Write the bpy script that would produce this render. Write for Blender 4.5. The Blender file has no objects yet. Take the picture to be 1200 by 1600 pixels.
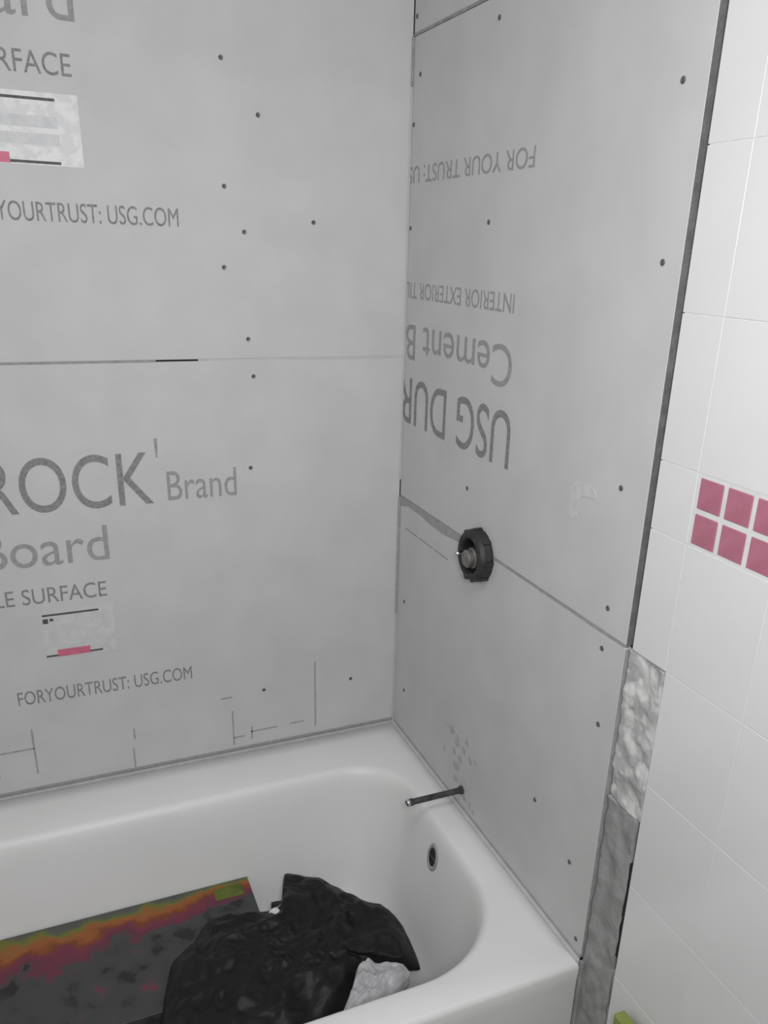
import bpy, bmesh, math, random
from mathutils import Matrix, Vector, noise
random.seed(7)
S = bpy.context.scene
C = S.collection

# ------------------------------------------------------------------ camera
# room axes: corner of the tub alcove at x=0, y=0; the back wall runs to -x,
# the faucet wall runs to -y; floor z=0, tub rim z=H
H = 0.40
cam_d = bpy.data.cameras.new('camera')
cam = bpy.data.objects.new('camera', cam_d); C.objects.link(cam)
rot = Matrix(((0.91714434, 0.12122421, -0.37967216),
              (-0.39730002, 0.35362413, -0.84681915),
              (0.03160625, 0.92749915, 0.37248675)))
cam.matrix_world = Matrix.Translation((-0.7313569, -1.6712242, 1.1099311 + H)) @ rot.to_4x4()
cam_d.sensor_fit = 'VERTICAL'; cam_d.sensor_height = 36.0
cam_d.lens = 1295.03369 * 36.0 / 1600.0
cam_d.shift_x = -31.76458 / 1600.0
cam_d.shift_y = 110.93895 / 1600.0
cam_d.clip_start = 0.02
S.camera = cam

# ------------------------------------------------------------------ light
w = bpy.data.worlds.new('world'); S.world = w; w.use_nodes = True
w.node_tree.nodes['Background'].inputs[0].default_value = (1, 1, 1, 1)
w.node_tree.nodes['Background'].inputs[1].default_value = 0.3
S.view_settings.view_transform = 'Standard'
S.view_settings.look = 'None'
S.view_settings.exposure = 0.0
S.view_settings.gamma = 1.0
S.view_settings.use_curve_mapping = False

def area(name, loc, target, size, power, col=(.985, .99, 1.02), spread=180):
    d = bpy.data.lights.new(name, 'AREA'); d.shape = 'DISK'; d.size = size
    d.energy = power; d.color = col; d.spread = math.radians(spread)
    o = bpy.data.objects.new(name, d); C.objects.link(o)
    o.location = loc
    o.rotation_euler = (Vector(target) - Vector(loc)).to_track_quat('-Z', 'Y').to_euler()
    return o
area('vanity_light', (-0.70, -1.78, 1.66), (-0.15, -0.3, 1.40), 0.26, 8.0, spread=150)
area('ceiling_light', (-0.75, -1.45, 2.34), (-0.80, -1.45, 0), 0.6, 8.8)

# ------------------------------------------------------------------ materials
def srgb(r, g, b):
    f = lambda c: (c / 255 / 12.92) if c / 255 <= .04045 else ((c / 255 + .055) / 1.055) ** 2.4
    return (f(r), f(g), f(b), 1)
def mat(name, col, rough=.8, col2=None, scale=20, bump=0, bscale=60, metal=0, detail=6,
        spec=.5, lo=.35, hi=.65, bdist=.002):
    m = bpy.data.materials.new(name); m.use_nodes = True
    nt = m.node_tree; b = nt.nodes['Principled BSDF']
    b.inputs['Base Color'].default_value = col
    b.inputs['Roughness'].default_value = rough
    b.inputs['Metallic'].default_value = metal
    b.inputs['Specular IOR Level'].default_value = spec
    tc = nt.nodes.new('ShaderNodeTexCoord')
    if col2:
        n = nt.nodes.new('ShaderNodeTexNoise'); n.inputs['Scale'].default_value = scale
        n.inputs['Detail'].default_value = detail
        nt.links.new(tc.outputs['Object'], n.inputs['Vector'])
        r = nt.nodes.new('ShaderNodeValToRGB')
        r.color_ramp.elements[0].position = lo; r.color_ramp.elements[0].color = col
        r.color_ramp.elements[1].position = hi; r.color_ramp.elements[1].color = col2
        nt.links.new(n.outputs['Fac'], r.inputs['Fac'])
        nt.links.new(r.outputs['Color'], b.inputs['Base Color'])
    if bump:
        n = nt.nodes.new('ShaderNodeTexNoise'); n.inputs['Scale'].default_value = bscale
        n.inputs['Detail'].default_value = 8
        nt.links.new(tc.outputs['Object'], n.inputs['Vector'])
        bp = nt.nodes.new('ShaderNodeBump'); bp.inputs['Strength'].default_value = bump
        bp.inputs['Distance'].default_value = bdist
        nt.links.new(n.outputs['Fac'], bp.inputs['Height'])
        nt.links.new(bp.outputs['Normal'], b.inputs['Normal'])
    return m
M = dict(
    board=mat('cement_board', srgb(195, 195, 194), .75, srgb(201, 201, 200), 9, .25, 220, bdist=.0006),
    core=mat('board_core', srgb(120, 119, 117), .95, srgb(100, 100, 98), 60, .6, 200),
    thinset=mat('thinset', srgb(186, 186, 184), .9, srgb(194, 194, 193), 30, .5, 150, bdist=.001),
    dull_grey=mat('dull_board_grey', srgb(172, 172, 171), .85, srgb(182, 182, 181), 60),  # a little darker than the board
    ring=mat('rim_grey', srgb(150, 150, 149), .5, srgb(170, 170, 168), 80),  # mid grey, duller than the tub enamel
    print_=mat('grey_ink', srgb(146, 146, 147), .8, srgb(160, 160, 160), 120),
    print_d=mat('dark_ink', srgb(122, 122, 124), .8, srgb(146, 146, 146), 140),
    pencil=mat('pencil', srgb(152, 152, 151), .8, srgb(165, 165, 164), 90),
    sticker=mat('sticker_paper', srgb(226, 226, 226), .5, srgb(212, 212, 212), 45, lo=.45, hi=.55),
    sticker_g=mat('sticker_grey', srgb(196, 197, 197), .5, srgb(208, 208, 208), 60),
    red=mat('sticker_red', srgb(214, 118, 142), .5, srgb(200, 100, 126), 40),
    black_ink=mat('black_ink', srgb(70, 70, 72), .6, srgb(92, 92, 94), 100),
    screw=mat('screw_steel', srgb(86, 86, 86), .45, srgb(116, 116, 114), 300, metal=.4),
    tile=mat('white_glaze', srgb(224, 224, 223), .22, srgb(221, 221, 220), 4, .05, 8, bdist=.002),
    pink=mat('pink_glaze', srgb(180, 114, 132), .35, srgb(170, 104, 122), 30, .1, 20),
    grout=mat('grout', srgb(221, 221, 220), .8, srgb(214, 214, 213), 40, .1, 200),
    mortar=mat('old_mortar', srgb(176, 175, 174), .95, srgb(206, 206, 204), 30, .5, 120, lo=.46, hi=.56),
    mortar_d=mat('old_plaster', srgb(142, 142, 141), .95, srgb(162, 161, 160), 40, .5, 120),
    wall=mat('painted_wall', srgb(225, 225, 222), .8, srgb(219, 219, 216), 6, .2, 150),
    dark=mat('recess_dark', srgb(40, 39, 38), .95, srgb(28, 27, 27), 20),  # near-black; the shade inside gaps and holes is put in the colour
    floor=mat('floor_tile', srgb(170, 166, 160), .6, srgb(154, 150, 144), 8, .2, 60),
    tub=mat('tub_enamel', srgb(232, 232, 231), .42, srgb(228, 228, 226), 5, .04, 12),
    pipe=mat('pipe_iron', srgb(92, 92, 92), .45, srgb(60, 60, 60), 70, .4, 200, metal=.55),
    black=mat('black_rubber', srgb(50, 50, 51), .55, srgb(36, 36, 37), 60, .3, 90),
    brass=mat('valve_metal', srgb(140, 138, 134), .4, srgb(110, 108, 104), 60, metal=.5),
    chrome=mat('chrome', srgb(230, 230, 230), .15, srgb(210, 210, 210), 30, metal=1),
    bag=mat('black_plastic', srgb(26, 26, 27), .5, srgb(20, 20, 21), 12, .4, 45, bdist=.004, spec=.3),
    clear=mat('thin_plastic', srgb(192, 192, 193), .35, srgb(172, 172, 174), 40, .5, 60, bdist=.004),
    paper=mat('white_paper', srgb(235, 235, 235), .8, srgb(220, 220, 220), 50, .3, 80),
    olive=mat('olive_paint', srgb(146, 158, 84), .6, srgb(134, 146, 74), 20, .2, 60),
    lime=mat('lime_print', srgb(102, 112, 40), .6, srgb(74, 84, 14), 22),
    wood=mat('wood', srgb(146, 120, 84), .7, srgb(120, 94, 62), 20, .2, 60),
    lamp_white=mat('lamp_metal', srgb(240, 240, 240), .5, srgb(230, 230, 230), 20),
)

def box_material():
    m = bpy.data.materials.new('printed_cardboard'); m.use_nodes = True
    nt = m.node_tree; N = nt.nodes; Lk = nt.links
    b = N['Principled BSDF']; b.inputs['Roughness'].default_value = .55
    tc = N.new('ShaderNodeTexCoord'); sx = N.new('ShaderNodeSeparateXYZ')
    Lk.new(tc.outputs['Object'], sx.inputs[0])
    # the printed band runs along the far edge and widens to the left
    ns = N.new('ShaderNodeTexNoise'); ns.inputs['Scale'].default_value = 16; ns.inputs['Detail'].default_value = 4
    Lk.new(tc.outputs['Object'], ns.inputs['Vector'])
    def math_(op, a, b_):
        n = N.new('ShaderNodeMath'); n.operation = op
        for i, v in enumerate((a, b_)):
            if isinstance(v, (int, float)): n.inputs[i].default_value = v
            else: Lk.new(v, n.inputs[i])
        return n.outputs[0]
    t = math_('MULTIPLY', sx.outputs['Y'], -1.0)            # distance from far edge
    wdt = math_('ADD', math_('MULTIPLY', sx.outputs['X'], -0.155), 0.055)   # band width
    u = math_('DIVIDE', t, wdt)
    u = math_('ADD', u, math_('MULTIPLY', math_('SUBTRACT', ns.outputs['Fac'], .5), 1.3))
    r = N.new('ShaderNodeValToRGB'); e = r.color_ramp.elements
    r.color_ramp.interpolation = 'LINEAR'
    stops = [(0, (84, 86, 80)), (.12, (92, 95, 76)), (.22, (106, 114, 44)), (.32, (146, 94, 44)), (.48, (150, 88, 40)),
             (.62, (124, 62, 24)), (.74, (116, 46, 66)), (.90, (100, 46, 62)), (1.0, (68, 68, 69))]
    e[0].position = 0; e[0].color = srgb(*stops[0][1]); e[1].position = 1; e[1].color = srgb(*stops[-1][1])
    for p, c in stops[1:-1]:
        k = e.new(p); k.color = srgb(*c)
    Lk.new(u, r.inputs['Fac'])
    # dark print with a few reddish flecks below the band
    n2 = N.new('ShaderNodeTexNoise'); n2.inputs['Scale'].default_value = 20; n2.inputs['Detail'].default_value = 3
    Lk.new(tc.outputs['Object'], n2.inputs['Vector'])
    r2 = N.new('ShaderNodeValToRGB'); e2 = r2.color_ramp.elements
    e2[0].position = .36; e2[0].color = srgb(34, 34, 35)
    e2[1].position = .72; e2[1].color = srgb(112, 52, 66)
    for p, c in ((.44, (62, 63, 64)), (.64, (70, 68, 69))):
        k = e2.new(p); k.color = srgb(*c)
    Lk.new(n2.outputs['Fac'], r2.inputs['Fac'])
    st = math_('GREATER_THAN', u, 1.0)
    mx = N.new('ShaderNodeMix'); mx.data_type = 'RGBA'
    Lk.new(st, mx.inputs['Factor']); Lk.new(r.outputs['Color'], mx.inputs['A']); Lk.new(r2.outputs['Color'], mx.inputs['B'])
    Lk.new(mx.outputs['Result'], b.inputs['Base Color'])
    return m
M['box'] = box_material()

# ------------------------------------------------------------------ helpers
def obj(name, bm, m, parent=None, smooth=False, loc=None):
    me = bpy.data.meshes.new(name); bm.to_mesh(me); bm.free()
    for mm in (m if isinstance(m, (list, tuple)) else [m]): me.materials.append(mm)
    if smooth:
        for p in me.polygons: p.use_smooth = True
    o = bpy.data.objects.new(name, me); C.objects.link(o)
    if parent: o.parent = parent
    if loc: o.location = loc
    return o
def link_copy(src, parent, loc):
    o = src.copy(); C.objects.link(o); o.parent = parent; o.location = loc; return o
def thing(name, label, cat, loc=(0, 0, 0), group=None):
    o = bpy.data.objects.new(name, None); C.objects.link(o); o.location = loc
    o.empty_display_size = .05
    o['label'] = label; o['category'] = cat
    if group: o['group'] = group
    return o
def bx(bm, a, b, bevel=0, seg=1):
    """box from corner a to corner b"""
    c = [(a[i] + b[i]) / 2 for i in range(3)]; s = [abs(b[i] - a[i]) for i in range(3)]
    r = bmesh.ops.create_cube(bm, size=1, matrix=Matrix.Translation(c) @ Matrix.Diagonal((*s, 1)))
    if bevel:
        es = list({e for v in r['verts'] for e in v.link_edges})
        bmesh.ops.bevel(bm, geom=es, offset=bevel, segments=seg, affect='EDGES', profile=.5)
    return bm
def lathe(bm, prof, axis_m, n=40, close=False):
    """prof: (radius, height) list, revolved round local z, placed by axis_m"""
    rings = []
    for r, z in prof:
        rings.append([bm.verts.new(axis_m @ Vector((r * math.cos(2 * math.pi * k / n), r * math.sin(2 * math.pi * k / n), z))) for k in range(n)])
    for a, b in zip(rings, rings[1:]):
        for k in range(n):
            bm.faces.new((a[k], a[(k + 1) % n], b[(k + 1) % n], b[k]))
    if close:
        bm.faces.new(rings[0][::-1]); bm.faces.new(rings[-1])
    bmesh.ops.recalc_face_normals(bm, faces=bm.faces)
    return bm
TO_X = Matrix(((0, 0, -1, 0), (0, -1, 0, 0), (-1, 0, 0, 0), (0, 0, 0, 1)))   # local +z -> world -x
def structure(name, bm, m, smooth=False):
    o = obj(name, bm, m, smooth=smooth); o['kind'] = 'structure'; return o

# ------------------------------------------------------------------ room shell
XL, YF, ZC = -1.56, -2.60, 2.40
structure('floor', bx(bmesh.new(), (XL - .1, YF - .1, -.1), (.12, .12, 0)), M['floor'])
structure('ceiling', bx(bmesh.new(), (XL - .1, YF - .1, ZC), (.12, .12, ZC + .1)), M['wall'])
wb = structure('wall_back', bx(bmesh.new(), (XL - .1, .0132, 0), (.12, .12, ZC)), M['dark'])
wl = structure('wall_left', bx(bmesh.new(), (XL - .1, YF, 0), (XL, .0132, ZC)), M['wall'])
wf = structure('wall_front', bx(bmesh.new(), (XL - .1, YF - .1, 0), (.12, YF, ZC)), M['wall'])
structure('wall_alcove', bx(bmesh.new(), (.0132, -.8262, 0), (.12, .0132, ZC)), M['dark'])
wr = structure('wall_right', bx(bmesh.new(), (.0132, YF, 0), (.12, -.8265, ZC)), M['wall'])
# backing of the gap beside the board edge and of the crack beside the torn strip
obj('cavity_strip', bx(bmesh.new(), (.0115, -.845, .0), (.0130, -.8265, ZC)), M['dark'], wr)

# old tiled wall right of the new board (children of the wall)
TX = .0025                                   # tile face
YT0 = -.9055
J = .0007                                    # half joint
rows = [(-.317, -.135), (-.135, .047), (.047, .229), (.229, .411), (.411, .593), (.593, .775), (.868, 1.050), (1.050, 1.232), (1.232, 1.414), (1.414, 1.596), (1.596, 1.778), (1.778, 1.96)]
obj('grout_bed', bx(bmesh.new(), (.0027, YF, 0), (.0131, YT0 - .001, ZC)), M['grout'], wr)
obj('grout_bed', bx(bmesh.new(), (.0027, YT0 - .001, .593 + H), (.0131, -.838, ZC)), M['grout'], wr)
def tile_bm(w_, h_, t=.006, bev=.0003):
    bm = bmesh.new(); bx(bm, (-t, -w_ / 2 + J, -h_ / 2 + J), (0, w_ / 2 - J, h_ / 2 - J), bev); return bm
TW = .1405
proto = None
for (z0, z1) in rows:
    for k in range(8):
        yc = YT0 - TW * (k + .5); loc = (TX + .0058 + random.uniform(-.0001, .0001), yc, (z0 + z1) / 2 + H)
        if proto is None: proto = obj('wall_tile', tile_bm(TW, .182), M['tile'], wr, loc=loc)
        else: link_copy(proto, wr, loc)
trim = None
for (z0, z1) in rows[6:] + [(.593, .775), (.775, .868)]:
    hh = z1 - z0
    loc = (TX + .0058, (YT0 - .8345) / 2, (z0 + z1) / 2 + H)
    if abs(hh - .182) < .001 and trim: link_copy(trim, wr, loc)
    else:
        o = obj('trim_tile', tile_bm(.071, hh), M['tile'], wr, loc=loc)
        if abs(hh - .182) < .001: trim = o
# pink mosaic band, two rows
pk = None
for r_ in range(2):
    for k in range(24):
        loc = (TX + .0052 + random.uniform(-.0002, .0002), YT0 - .003 - .0462 * (k + .5), .7985 + .0455 * r_ + H)
        if pk is None:
            J_ = J; J = .0026
            pk = obj('mosaic_tile', tile_bm(.0462, .0455, bev=.0018), M['pink'], wr, loc=loc); J = J_
        else: link_copy(pk, wr, loc)

# torn strip where the edge tiles were pulled off: rough mortar above, plaster below
def rough(name, y0, y1, z0, z1, x0, amp, m, ny, nz, seed, taper=0):
    bm = bmesh.new(); g = []
    for i in range(nz + 1):
        row = []
        for j in range(ny + 1):
            y = y0 + (y1 - y0) * j / ny; z = z0 + (z1 - z0) * i / nz
            n_ = noise.turbulence(Vector((y * 26 + seed, z * 26, seed)), 4, False)
            e_ = (j in (0, ny)) * noise.noise(Vector((z * 40, seed, j))) * .003
            row.append(bm.verts.new((x0 - amp * (n_ - .25), y + e_, z + H)))
        g.append(row)
    for i in range(nz):
        for j in range(ny):
            bm.faces.new((g[i][j], g[i][j + 1], g[i + 1][j + 1], g[i + 1][j]))
    r = bmesh.ops.extrude_face_region(bm, geom=bm.faces[:])
    for v in r['geom']:
        if isinstance(v, bmesh.types.BMVert): v.co.x = .0131
    bmesh.ops.recalc_face_normals(bm, faces=bm.faces)
    return obj(name, bm, m, wr, smooth=True)
rough('mortar_patch', -.903, -.8275, .34, .590, .0035, .006, M['mortar'], 26, 90, 3.1)
rough('plaster_patch', -.897, -.8275, -.40, .340, .003, .004, M['mortar_d'], 22, 150, 5.7)
rough('plaster_patch', -.990, -.897, -.40, .050, .0060, .004, M['mortar_d'], 14, 60, 2.2)
obj('crack_shade', bx(bmesh.new(), (.0052, -.9072, .08 + H), (.0130, -.8965, .262 + H)), M['dark'], wr)  # dark block in the gap; the recess's shade is painted, not cast

# ------------------------------------------------------------------ lettering
def text_mesh(s):
    cu = bpy.data.curves.new('t', 'FONT'); cu.body = s; cu.resolution_u = 8; cu.extrude = .01
    o = bpy.data.objects.new('t', cu); C.objects.link(o)
    dg = bpy.context.evaluated_depsgraph_get(); dg.update()
    me = bpy.data.meshes.new_from_object(o.evaluated_get(dg))
    bpy.data.objects.remove(o); bpy.data.curves.remove(cu)
    return me
def lettering(s, u0, u1, v0, v1, place, m, parent, clip=None, name='lettering', tilt=0):
    """s fitted into u0..u1 / v0..v1, place maps (u,v,depth) to world"""
    me = text_mesh(s)
    xs = [v.co.x for v in me.vertices]; ys = [v.co.y for v in me.vertices]
    a0, a1, b0, b1 = min(xs), max(xs), min(ys), max(ys)
    bm = bmesh.new(); bm.from_mesh(me); bpy.data.meshes.remove(me)
    for v in bm.verts:
        u = u0 + (v.co.x - a0) / (a1 - a0) * (u1 - u0); q = v0 + (v.co.y - b0) / (b1 - b0) * (v1 - v0)
        q += tilt * (u - u0)
        v.co = Vector((u, q, .0005 if v.co.z > 0 else .00005))
    if clip is not None:
        bmesh.ops.bisect_plane(bm, geom=bm.verts[:] + bm.edges[:] + bm.faces[:], plane_co=(clip, 0, 0), plane_no=(1, 0, 0), clear_outer=True)
    for v in bm.verts: v.co = Vector(place(*v.co))
    bmesh.ops.recalc_face_normals(bm, faces=bm.faces)
    return obj(name, bm, m, parent)
BK = lambda u, v, d: (u, -d, v + H)                  # back wall, upright
EN = lambda u, v, d: (-d, u, -v + H)                 # faucet wall, upside down

def board(label, a, b, axis):
    t = thing('cement_board', label, 'cement board', loc=(0, 0, 0), group=None)
    bm = bmesh.new(); bx(bm, a, b, .0012)
    obj('panel', bm, M['board'], t)
    if axis == 'x': obj('cut_edge', bx(bmesh.new(), (.0002, -.8252, a[2] + .001), (.0126, -.8238, b[2] - .001)), M['core' if a[2] > .6 + H - .1 else 'pencil'], t)
    return t
bu = board('upper back-wall cement board, above the long horizontal joint, with a big white sticker', (-1.548, 0, .901 + H), (-.001, .0128, 1.812 + H), 'y')
bl = board('lower back-wall cement board, between the horizontal joint and tub, with the largest upright lettering', (-1.548, 0, .011 + H), (-.001, .0128, .8975 + H), 'y')
eu = board('top faucet-wall cement board, above the highest joint in the corner', (0, -.824, 1.486 + H), (.0128, -.0005, 1.99 + H), 'x')
em = board('middle faucet-wall cement board with upside-down print, pierced by the black valve', (0, -.824, .5935 + H), (.0128, -.0005, 1.4815 + H), 'x')
el = board('lowest faucet-wall cement board, below the valve joint, with the pipe stub', (0, -.824, .009 + H), (.0128, -.0005, .589 + H), 'x')

# prints on the two back boards: same artwork, shifted a little sideways
def back_print(t, dx, dz, big):
    s = BK
    if big: lettering('USG DUROCK', -1.262 + dx, -.540 + dx, .620 + dz, .727 + dz, s, M['print_d'], t)
    if big: lettering("'", -.531 + dx, -.525 + dx, .714 + dz, .752 + dz, s, M['print_'], t)
    if big: lettering('Brand', -.512 + dx, -.372 + dx, .624 + dz, .684 + dz, s, M['print_'], t)
    lettering('Cement', -1.262 + dx, -.905 + dx, .512 + dz, .580 + dz, s, M['print_'], t)
    lettering('Board', -.868 + dx, -.635 + dx, .512 + dz, .585 + dz, s, M['print_'], t)
    lettering('INTERIOR EXTERIOR TILE SURFACE', -1.262 + dx, -.648 + dx, .434 + dz, .467 + dz, s, M['print_d'], t)
    lettering('FORYOURTRUST: USG.COM', -.842 + dx, -.490 + dx, .213 + dz, .244 + dz, s, M['print_d'], t)
back_print(bl, 0, 0, True)
back_print(bu, .034, .923, False)

# stickers: white paper, dark rule on top, red stripe below
def sticker(t, x0, x1, z0, z1, sx0, sx1, big):
    bm = bmesh.new(); bx(bm, (x0, -.0006, z0 + H), (x1, 0, z1 + H))
    t = obj('sticker', bm, M['sticker' if big else 'sticker_g'], t)
    hgt = z1 - z0; w_ = x1 - x0
    bm = bmesh.new(); bx(bm, (x0 + .004, -.0009, z1 - .11 * hgt + H), (x1 - .2 * w_, -.0005, z1 - .07 * hgt + H))
    bx(bm, (x0 + .004, -.0009, z1 - .26 * hgt + H), (x0 + .014, -.0005, z1 - .16 * hgt + H))
    bx(bm, (x0 + .017, -.0009, z1 - .22 * hgt + H), (x0 + .024, -.0005, z1 - .16 * hgt + H))
    obj('sticker_rule', bm, M['black_ink'], t)
    bm = bmesh.new(); bx(bm, (x0 + .002, -.0009, z0 + .02 * hgt + H), (x1 - .2 * w_, -.0005, z0 + .06 * hgt + H))
    obj('sticker_rule', bm, M['black_ink'], t)
    bm = bmesh.new(); bx(bm, (sx0, -.0011, z0 + .01 * hgt + H), (sx1, -.0006, z0 + .16 * hgt + H))
    obj('sticker_stripe', bm, M['red'], t)
    if big:
        for k in range(2):
            bm = bmesh.new(); bx(bm, (x0 + .01, -.0008, z0 + (.28 + .24 * k) * hgt + H), (x1 - .035, -.0005, z0 + (.44 + .24 * k) * hgt + H))
            obj('sticker_panel', bm, M['sticker_g'], t)
sticker(bu, -.790, -.609, 1.223, 1.331, -.786, -.724, True)
sticker(bl, -.779, -.640, .312, .416, -.755, -.692, False)

# upside-down print on the faucet wall, cut off at the corner
lettering('USG DUROCK', -.460, .262, -.860, -.762, EN, M['print_d'], em, clip=-.002)
lettering('Cement', -.448, -.091, -.968, -.897, EN, M['print_'], em)
lettering('Board', -.054, .179, -.968, -.897, EN, M['print_'], em, clip=-.002)
lettering('INTERIOR EXTERIOR TILE', -.440, .020, -1.050, -1.019, EN, M['print_'], em, clip=-.002)
lettering('FOR YOUR TRUST: USG', -.468, .040, -1.262, -1.232, EN, M['print_'], em, clip=-.002)

# pencil marks on the lowest part of the back board
def line(t, a, b, wd=.0035, m='pencil'):
    bm = bmesh.new()
    if abs(a[0] - b[0]) < abs(a[1] - b[1]): bx(bm, (a[0] - wd / 2, -.0005, a[1] + H), (a[0] + wd / 2, .0002, b[1] + H))
    else: bx(bm, (a[0], -.0005, a[1] - wd / 2 + H), (b[0], .0002, a[1] + wd / 2 + H))
    obj('pencil_line', bm, M[m], t)
for a, b in [((-.206, .030), (-.206, .204)), ((-.405, .020), (-.405, .112)), ((-.362, .028), (-.362, .062)), ((-.623, .086), (-.623, .112)),
             ((-.628, .012), (-.628, .062)), ((-.826, .045), (-.826, .155)), ((-.93, .108), (-.826, .108)), ((-.43, .148), (-.404, .148)),
             ((-.365, .048), (-.300, .048)), ((-.405, .040), (-.380, .040)), ((-.27, .050), (-.235, .050)), ((-.90, .050), (-.90, .09))]:
    line(bl, a, b)
# thin scored line under the valve joint
bm = bmesh.new()
for k in range(3):
    y0 = -.035 - .075 * k; bx(bm, (-.0005, y0 - .068, .524 + H), (.0002, y0, .527 + H))
obj('pencil_line', bm, M['pencil'], el)

# joint fillers
def filler(name, a, b, m, parent, amp=.0012, along=0):
    bm = bmesh.new(); n = 60
    ax = along; g = []
    for i in range(n + 1):
        f = i / n; c = a[ax] + (b[ax] - a[ax]) * f
        nz = noise.noise(Vector((c * 30, a[2] * 9, 1.3)))
        ring = []
        other = 1 if ax == 0 else 0
        for (o_, z_) in ((a[other], a[2]), (a[other], b[2]), (b[other], b[2]), (b[other], a[2])):
            p = [0, 0, 0]; p[ax] = c; p[other] = o_; p[2] = z_ + (amp * nz if z_ == a[2] else -amp * nz)
            ring.append(bm.verts.new(p))
        g.append(ring)
    for r0, r1 in zip(g, g[1:]):
        for k in range(4): bm.faces.new((r0[k], r0[(k + 1) % 4], r1[(k + 1) % 4], r1[k]))
    bm.faces.new(g[0]); bm.faces.new(g[-1][::-1])
    bmesh.ops.recalc_face_normals(bm, faces=bm.faces)
    return obj(name, bm, m, parent)
filler('joint_filler', (-.235, -.0004, .8965 + H), (-.001, .010, .9020 + H), M['thinset'], bl, 0)
filler('joint_filler', (-1.545, .0006, .8965 + H), (-.515, .012, .9020 + H), M['mortar_d'], bl, .0002)
filler('joint_filler', (-.435, .0008, .8965 + H), (-.235, .012, .9020 + H), M['thinset'], bl, .0004)
filler('joint_filler', (-.0003, -.82, .5893 + H), (.012, -.45, .5932 + H), M['pencil'], em, .001, along=1)
filler('joint_filler', (-.0006, -.45, .5893 + H), (.012, -.001, .5932 + H), M['pencil'], em, .0005, along=1)
filler('joint_filler', (.0018, -.82, 1.4818 + H), (.012, -.001, 1.4857 + H), M['core'], em, .0002, along=1)
filler('joint_filler', (-.0012, -.30, 1.4816 + H), (.012, -.001, 1.4859 + H), M['mortar_d'], em, .0004, along=1)
# dark bead in the corner, only in the upper and lower thirds
bm = bmesh.new(); bx(bm, (-.0035, -.0035, .63 + H), (0, 0, 1.40 + H), .001); obj('corner_bead', bm, M['thinset'], em)
bm = bmesh.new(); bx(bm, (-.0045, -.0045, 1.40 + H), (0, 0, 1.4814 + H), .001); obj('corner_bead', bm, M['mortar_d'], em)
bm = bmesh.new(); bx(bm, (-.005, -.005, .30 + H), (0, 0, .588 + H), .001); obj('corner_bead', bm, M['pencil'], el)
bm = bmesh.new(); bx(bm, (-.004, -.004, .004 + H), (0, 0, .30 + H), .001); obj('corner_bead', bm, M['thinset'], el)
# bottom joint over the tub
filler('joint_filler', (-1.545, -.0005, .0005 + H), (-.001, .012, .012 + H), M['pencil'], bl, .0015)
filler('joint_filler', (-.0005, -.82, .0005 + H), (.012, -.001, .010 + H), M['thinset'], el, .001, along=1)
# caulk bead along the tub
bm = bmesh.new(); bx(bm, (-.0085, -.826, -.006 + H), (-.0002, -.001, .006 + H), .003); obj('caulk_bead', bm, M['thinset'], el)
bm = bmesh.new(); bx(bm, (-1.545, -.0075, -.006 + H), (-.001, -.0002, .005 + H), .003); obj('caulk_bead', bm, M['dull_grey'], bl)
bm = bmesh.new(); bx(bm, (-.0035, -.8345, .0), (.008, -.826, .004 + H), .001); obj('wall_sealant', bm, M['mortar_d'], wr)
# flat patches: thinset at the joint, slightly darker spots round the pipe
def smear(parent, pts, m, axis, thick=.0008, seed=0):
    """irregular flat blob through the given (u,v) outline on a wall"""
    bm = bmesh.new(); n = len(pts); vs = []
    for i in range(n):
        p0, p1, p2, p3 = (pts[(i + k) % n] for k in (-1, 0, 1, 2))
        for s in range(6):
            t = s / 6
            q = [.5 * (2 * p1[k] + (p2[k] - p0[k]) * t + (2 * p0[k] - 5 * p1[k] + 4 * p2[k] - p3[k]) * t * t + (3 * p1[k] - p0[k] - 3 * p2[k] + p3[k]) * t ** 3) for k in (0, 1)]
            j = .003 * noise.noise(Vector((q[0] * 120, q[1] * 120, seed)))
            q = (q[0] + j, q[1] - j)
            vs.append(bm.verts.new((q[0], -thick, q[1] + H) if axis == 'y' else (-thick, q[0], q[1] + H)))
    f = bm.faces.new(vs)
    r = bmesh.ops.extrude_face_region(bm, geom=[f])
    for v in r['geom']:
        if isinstance(v, bmesh.types.BMVert):
            if axis == 'y': v.co.y = .0002
            else: v.co.x = .0002
    bmesh.ops.recalc_face_normals(bm, faces=bm.faces)
    return obj('flat_patch', bm, m, parent)
for k_ in range(26):  # small scattered patches, slightly darker than the board
    cy_ = -.375 + random.gauss(0, .035) ; cz_ = .085 + random.uniform(-.075, .085); cy_ -= (.085 - cz_) * .25
    a_ = random.uniform(.004, .010); b_ = random.uniform(.004, .010)
    if cz_ - b_ < .012: continue
    smear(el, [(cy_ + a_, cz_), (cy_ + a_ * .3, cz_ + b_), (cy_ - a_, cz_ + b_ * .3), (cy_ - a_ * .4, cz_ - b_)], M['dull_grey'], 'x', thick=.0003 + .00001 * k_, seed=k_)
smear(el, [(-.004, .5905), (-.10, .590), (-.20, .5905), (-.34, .590), (-.345, .583), (-.22, .572), (-.14, .576), (-.06, .580), (-.004, .572)], M['pencil'], 'x', seed=7)
smear(em, [(-.655, .79), (-.70, .795), (-.715, .782), (-.68, .775), (-.668, .74), (-.652, .742)], M['sticker_g'], 'x', seed=2)

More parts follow.
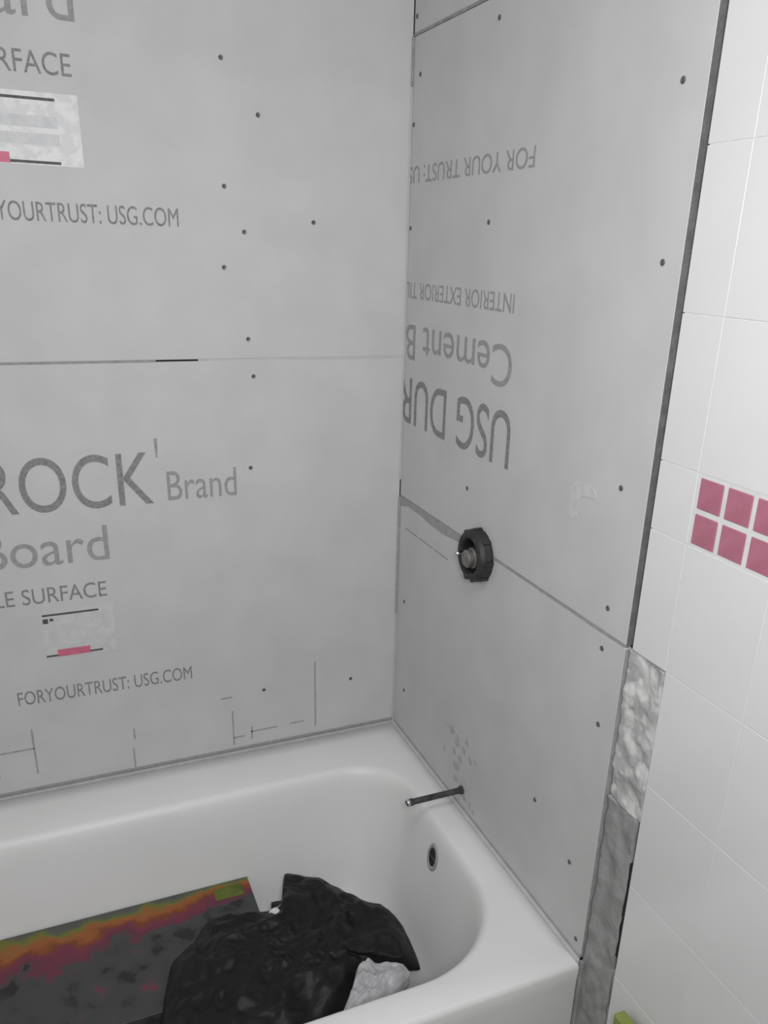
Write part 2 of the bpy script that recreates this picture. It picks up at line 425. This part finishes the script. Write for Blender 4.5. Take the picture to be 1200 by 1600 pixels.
# screws
def screw_bm():
    bm = bmesh.new()
    lathe(bm, [(.0001, .0004), (.0012, .0002), (.0016, .0010), (.0036, .0014), (.0042, .0008), (.0042, -.004)], Matrix(), 12)
    return bm
sc_m = obj('screw', screw_bm(), M['screw'], bu); first = [True]
def screw(t, loc, axis):
    if first[0]: o = sc_m; first[0] = False
    else: o = link_copy(sc_m, t, loc)
    o.parent = t; o.location = loc
    o.rotation_euler = (math.pi / 2, 0, 0) if axis == 'y' else (0, -math.pi / 2, 0)
for x, z in [(-.366, 1.411), (-.303, 1.328), (-.370, 1.208), (-.336, 1.132), (-.377, 1.069), (-.2, 1.154), (-.336, .938)]: screw(bu, (x, 0, z + H), 'y')
for x, z in [(-.328, .866), (-.330, .153), (-.341, .680), (-.116, .143)]: screw(bl, (x, 0, z + H), 'y')
screw(eu, (0, -.012, 1.512 + H), 'x')
for y, z in [(-.035, 1.416), (-.329, 1.450), (-.781, 1.303), (-.012, 1.335), (-.336, 1.158), (-.012, 1.151), (-.789, 1.106), (-.318, .693), (-.767, .812), (-.773, .632)]: screw(em, (0, y, z + H), 'x')
for y, z in [(-.772, .566), (-.044, .347), (-.787, .443), (-.644, .204), (-.762, .159), (-.805, .030), (-.06, .12)]: screw(el, (0, y, z + H), 'x')

# ------------------------------------------------------------------ bathtub
def ring(x0, x1, y0, y1, rads, z, n=24):
    """rads: corner radii (x1,y1), (x0,y1), (x0,y0), (x1,y0) ; point count fixed"""
    out = []
    cs = [(x1, y1, 1, 1, 0), (x0, y1, -1, 1, 90), (x0, y0, -1, -1, 180), (x1, y0, 1, -1, 270)]
    corners = []
    for (cx, cy, sx, sy, a0), r in zip(cs, rads):
        ox, oy = cx - sx * r, cy - sy * r
        corners.append([(ox + r * math.cos(math.radians(a0 + 90 * k / n)), oy + r * math.sin(math.radians(a0 + 90 * k / n))) for k in range(n + 1)])
    for i in range(4):
        out += corners[i]
        a, b = corners[i][-1], corners[(i + 1) % 4][0]
        m_ = 14
        out += [(a[0] + (b[0] - a[0]) * k / m_, a[1] + (b[1] - a[1]) * k / m_) for k in range(1, m_)]
    return [(x, y, z) for x, y in out]
R4 = lambda r: (r, r, r, r)
rings = [
    ring(-1.545, -.003, -.828, -.002, R4(.004), -.398),
    ring(-1.545, -.003, -.828, -.002, R4(.004), -.040),
    ring(-1.545, -.003, -.830, -.002, R4(.004), -.012),
    ring(-1.544, -.003, -.827, -.002, R4(.005), -.004),
    ring(-1.541, -.004, -.820, -.003, R4(.006), -.0005),
    ring(-1.50, -.030, -.795, -.05, (.05, .05, .05, .05), .0),
]
ib = (.13, .13, .15, .20)   # inner corner radii: far-right, far-left, near-left, near-right
for (ins, z) in [(0, -.001), (.006, -.003), (.012, -.008), (.017, -.016), (.022, -.030), (.028, -.055), (.036, -.09), (.048, -.14), (.062, -.19), (.080, -.24), (.105, -.285), (.14, -.315), (.19, -.332)]:
    f = 1.0
    rings.append(ring(-1.42 + ins * 2.6, -.062 - ins * .72, -.772 + ins * .8, -.140 - ins * .95, tuple(max(.03, r - ins * .2) for r in ib), z))
rings.append(ring(-.75, -.45, -.55, -.40, R4(.04), -.338))
bm = bmesh.new(); vr = [[bm.verts.new((x, y, z + H)) for x, y, z in r] for r in rings]
for a, b in zip(vr, vr[1:]):
    for k in range(len(a)): bm.faces.new((a[k], a[(k + 1) % len(a)], b[(k + 1) % len(a)], b[k]))
bm.faces.new(vr[-1])
bmesh.ops.recalc_face_normals(bm, faces=bm.faces)
tub = thing('bathtub', 'white enamel alcove bathtub below the cement boards', 'bathtub', (0, 0, 0))
obj('tub_shell', bm, M['tub'], tub, smooth=True)
# overflow opening in the faucet end: dark slot with a raised rim
ofm = Matrix.Translation((-.0848, -.424, -.071 + H)) @ Matrix.Rotation(math.radians(10), 4, 'Y') @ TO_X @ Matrix.Diagonal((1.25, .85, 1, 1))
bm = bmesh.new(); lathe(bm, [(.017, .0012), (.0175, .0028), (.0225, .0030), (.0255, .0008), (.0258, -.004)], ofm, 36)
ovr = obj('overflow_rim', bm, M['ring'], tub, smooth=True)
bm = bmesh.new(); lathe(bm, [(.0001, .0013), (.0175, .0013), (.0175, -.004)], ofm, 32)
obj('overflow_hole', bm, M['dark'], ovr)
bm = bmesh.new(); bx(bm, (-.002, -.017, .001), (.002, .017, .0022)); bmesh.ops.transform(bm, matrix=ofm, verts=bm.verts)
obj('overflow_bar', bm, M['pipe'], ovr)
# drain on the floor of the basin
bm = bmesh.new(); lathe(bm, [(.0001, .001), (.018, .001), (.022, .004), (.028, .003), (.030, -.001)], Matrix.Translation((-.50, -.47, -.337 + H)), 32)
obj('drain', bm, M['chrome'], tub, smooth=True)

# ------------------------------------------------------------------ valve and pipe stub
vy, vz = -.386, .582
vm = Matrix.Translation((0, vy, vz + H)) @ TO_X
v = thing('shower_valve', 'shower valve with black plastic guard ring sticking out of the faucet wall', 'valve', (0, 0, 0))
bm = bmesh.new(); lathe(bm, [(.034, .0), (.033, .020), (.035, .025), (.041, .027), (.046, .024), (.050, .017), (.051, .005), (.050, -.002)], vm, 48)
for k in range(8):   # ribs of the guard
    a = k * math.pi / 4
    p = vm @ Vector((.050 * math.cos(a), .050 * math.sin(a), .009))
    bmesh.ops.create_cube(bm, size=.008, matrix=Matrix.Translation(p) @ Matrix.Rotation(-a, 4, 'X') @ Matrix.Diagonal((2.0, .8, .8, 1)))
gr_ = obj('guard_ring', bm, M['black'], v, smooth=False)
bm = bmesh.new(); lathe(bm, [(.034, .0), (.034, .003), (.020, .004)], vm, 32)
obj('guard_plate', bm, M['black'], v)
bm = bmesh.new(); lathe(bm, [(.0001, .034), (.014, .034), (.017, .031), (.0175, .022), (.020, .020), (.0205, -.002)], vm @ Matrix.Translation((.004, .002, 0)), 32)
obj('valve_body', bm, M['brass'], v, smooth=False)
bm = bmesh.new(); lathe(bm, [(.0001, .052), (.004, .052), (.0055, .049), (.0055, .03)], vm @ Matrix.Translation((.000, -.020, -.010)), 20)
obj('valve_stem', bm, M['chrome'], v, smooth=False)
bm = bmesh.new(); lathe(bm, [(.0001, .004), (.006, .004), (.0068, .002), (.0068, -.002)], vm @ Matrix.Translation((.041, -.004, .024)), 16)
obj('guard_screw', bm, M['black'], gr_)

p = thing('pipe_stub', 'dark iron pipe stub over the tub rim in the faucet wall', 'pipe', (0, 0, 0))
pm = Matrix.Translation((0, -.379, .046 + H)) @ TO_X
bm = bmesh.new(); lathe(bm, [(.0065, -.002), (.0065, .115), (.0078, .116), (.0078, .128), (.0062, .129), (.0050, .128), (.0050, .10)], pm, 24)
pp_ = obj('pipe', bm, M['pipe'], p, smooth=False)
bm = bmesh.new(); lathe(bm, [(.0075, -.001), (.0100, .001), (.0100, .006), (.0070, .0075)], pm, 6)
obj('locknut', bm, M['pipe'], p)
bm = bmesh.new(); lathe(bm, [(.0052, .1292), (.0068, .1305), (.0080, .1285), (.0080, .124)], pm, 24)
obj('pipe_lip', bm, M['chrome'], pp_, smooth=True)

# ------------------------------------------------------------------ things in the tub
def heap(name, outline, ztop, dome, amp, zfun, m, centre, rings_=46, seed=0., per=10, freq=9., parent=None, inset=.0, ears=()):
    """crumpled plastic lying in the tub: closed mesh over a curved outline"""
    n = len(outline); pts = []
    for i in range(n):
        p0, p1, p2, p3 = (outline[(i + k) % n] for k in (-1, 0, 1, 2))
        for s in range(per):
            t = s / per
            cr = [.5 * (2 * p1[k] + (p2[k] - p0[k]) * t + (2 * p0[k] - 5 * p1[k] + 4 * p2[k] - p3[k]) * t * t + (3 * p1[k] - p0[k] - 3 * p2[k] + p3[k]) * t ** 3) for k in (0, 1)]
            ln = [p1[k] + (p2[k] - p1[k]) * t for k in (0, 1)]
            pts.append([.45 * cr[k] + .55 * ln[k] for k in (0, 1)])
    bm = bmesh.new(); prev = None; n = len(pts); allr = []
    def crumple(x, y):
        q = Vector((x * freq + seed, y * freq, seed))
        r = 0; a_ = 1.
        for o_ in range(4):
            r += a_ * (1 - abs(noise.noise(q)) * 2.6); q = q * 2.1 + Vector((3.1, 1.7, 0)); a_ *= .48
        return r - 1.0
    for j in range(rings_):
        t = j / (rings_ - 1) * .985
        row = []
        for x, y in pts:
            X = x + (centre[0] - x) * t; Y = y + (centre[1] - y) * t
            edge = min(1, t * 7)
            Z = ztop + dome * (math.sqrt(min(1, t * 2.2)) if t < .455 else 1) + amp * crumple(X, Y) * (.25 + .75 * edge) - .010 * (1 - edge)
            for (ex, ey, er, eh) in ears: Z += eh * math.exp(-((X - ex) ** 2 + (Y - ey) ** 2) / er ** 2)
            row.append(bm.verts.new((X, Y, Z + H)))
        allr.append(row)
    for a, b in zip(allr, allr[1:]):
        for k in range(n): bm.faces.new((a[k], a[(k + 1) % n], b[(k + 1) % n], b[k]))
    bm.faces.new(allr[-1])
    # skirt going down
    prev = allr[0]
    for s, f in enumerate((.33, .66, 1.0)):
        row = []
        for k, (x, y) in enumerate(pts):
            top = allr[0][k].co.z - H; bot = zfun(x, y)
            X = x + (centre[0] - x) * (.02 + inset * f) + .004 * noise.noise(Vector((x * 60, y * 60, s)))
            Y = y + (centre[1] - y) * (.02 + inset * f)
            row.append(bm.verts.new((X, Y, top + (bot - top) * f + H)))
        for k in range(n): bm.faces.new((row[k], row[(k + 1) % n], prev[(k + 1) % n], prev[k]))
        prev = row
    bm.faces.new(prev[::-1])
    bmesh.ops.recalc_face_normals(bm, faces=bm.faces)
    return obj(name, bm, m, parent, smooth=True)

# printed carton, long box lying on the tub bottom
bt = -.190
cb = thing('printed_carton', 'long flat dark carton with orange and green print lying in the tub', 'box', (-.432, -.2045, 0))
bm = bmesh.new(); bx(bm, (-.63, -.29, bt - .003 + H), (0, 0, bt + H), .0008)
lid = obj('lid', bm, M['box'], cb)
bm = bmesh.new(); bx(bm, (-.626, -.286, bt - .060 + H), (-.004, -.030, bt - .0035 + H), .001)
obj('carton_body', bm, M['box'], cb)
bm = bmesh.new(); bx(bm, (-.470, -.284, bt - .134 + H), (-.030, -.120, bt - .0605 + H), .001)
obj('carton_body', bm, M['box'], cb)
# lime panel on the lid beside the right end
bm = bmesh.new(); bx(bm, (-.078, -.052, bt - .0005 + H), (-.018, -.016, bt + .0006 + H)); obj('lid_print', bm, M['lime'], cb)

bag_pts = [(-.357, -.245), (-.288, -.283), (-.262, -.320), (-.225, -.375), (-.188, -.410), (-.171, -.474), (-.182, -.585), (-.258, -.560), (-.286, -.570), (-.357, -.620), (-.457, -.650), (-.578, -.660),
           (-.673, -.588), (-.653, -.484), (-.625, -.400), (-.580, -.367), (-.544, -.318), (-.463, -.334), (-.394, -.338)]
def under(x, y):
    return (bt + .0015) if (x < -.425 and y > -.52) else -.300
def tub_floor(x, y): return -.30
bag = heap('garbage_bag', bag_pts, -.172, .035, .013, lambda x, y: -.187, M['bag'], (-.42, -.49), rings_=60, seed=4.3, freq=10, inset=.02)
bag['label'] = 'crumpled black plastic bag lying over the end of the printed carton'; bag['category'] = 'garbage bag'
bagb = heap('bag_bulk', [(-.40, -.29), (-.30, -.33), (-.235, -.42), (-.225, -.54), (-.30, -.57), (-.41, -.57), (-.420, -.45)], -.19, .0, .004, tub_floor, M['bag'], (-.33, -.45), rings_=12, seed=1.3, freq=10, inset=.12, parent=bag)

cl_pts = [(-.312, -.580), (-.285, -.572), (-.235, -.602), (-.222, -.628), (-.262, -.650), (-.33, -.670), (-.375, -.668), (-.340, -.625)]
cl = heap('plastic_wrap', cl_pts, -.128, .010, .010, lambda x, y: -.165, M['clear'], (-.30, -.625), rings_=24, seed=9.1, freq=24, inset=.02)
cl['label'] = 'small crumpled pale plastic wrap between the black bag and near tub rim'; cl['category'] = 'plastic wrap'
pp = heap('paper_scrap', [(-.425, -.358), (-.395, -.352), (-.375, -.362), (-.378, -.384), (-.405, -.388), (-.430, -.376)], -.155, .004, .004, lambda x, y: -.168, M['paper'], (-.402, -.370), rings_=12, seed=2.1, freq=40, inset=.02)
pp['label'] = 'white crumpled paper scrap on the black bag beside the carton end'; pp['category'] = 'paper'

# olive painted offcut standing on the floor against the torn wall
ol = thing('board_offcut', 'olive green painted offcut standing upright against the wall outside the tub', 'plank', (0, 0, 0))
bm = bmesh.new(); bx(bm, (-.026, -1.022, .0), (-.006, -.948, .022 + H), .0015)
obj('plank', bm, M['olive'], ol)

# lamps outside the frame
def lamp(name, label, loc, r, up):
    t = thing(name, label, 'lamp', loc)
    bm = bmesh.new(); lathe(bm, [(.0001, .0), (r * 1.08, .0), (r * 1.08, .02), (r * .3, .03), (.0001, .03)] if up else [(.0001, 0), (r, 0), (r, .02), (.0001, .03)], Matrix(), 40)
    obj('lamp_base', bm, M['lamp_white'], t)
    return t
lamp('ceiling_lamp', 'round white ceiling lamp outside the picture', (-.75, -1.45, 2.368), .3, True)
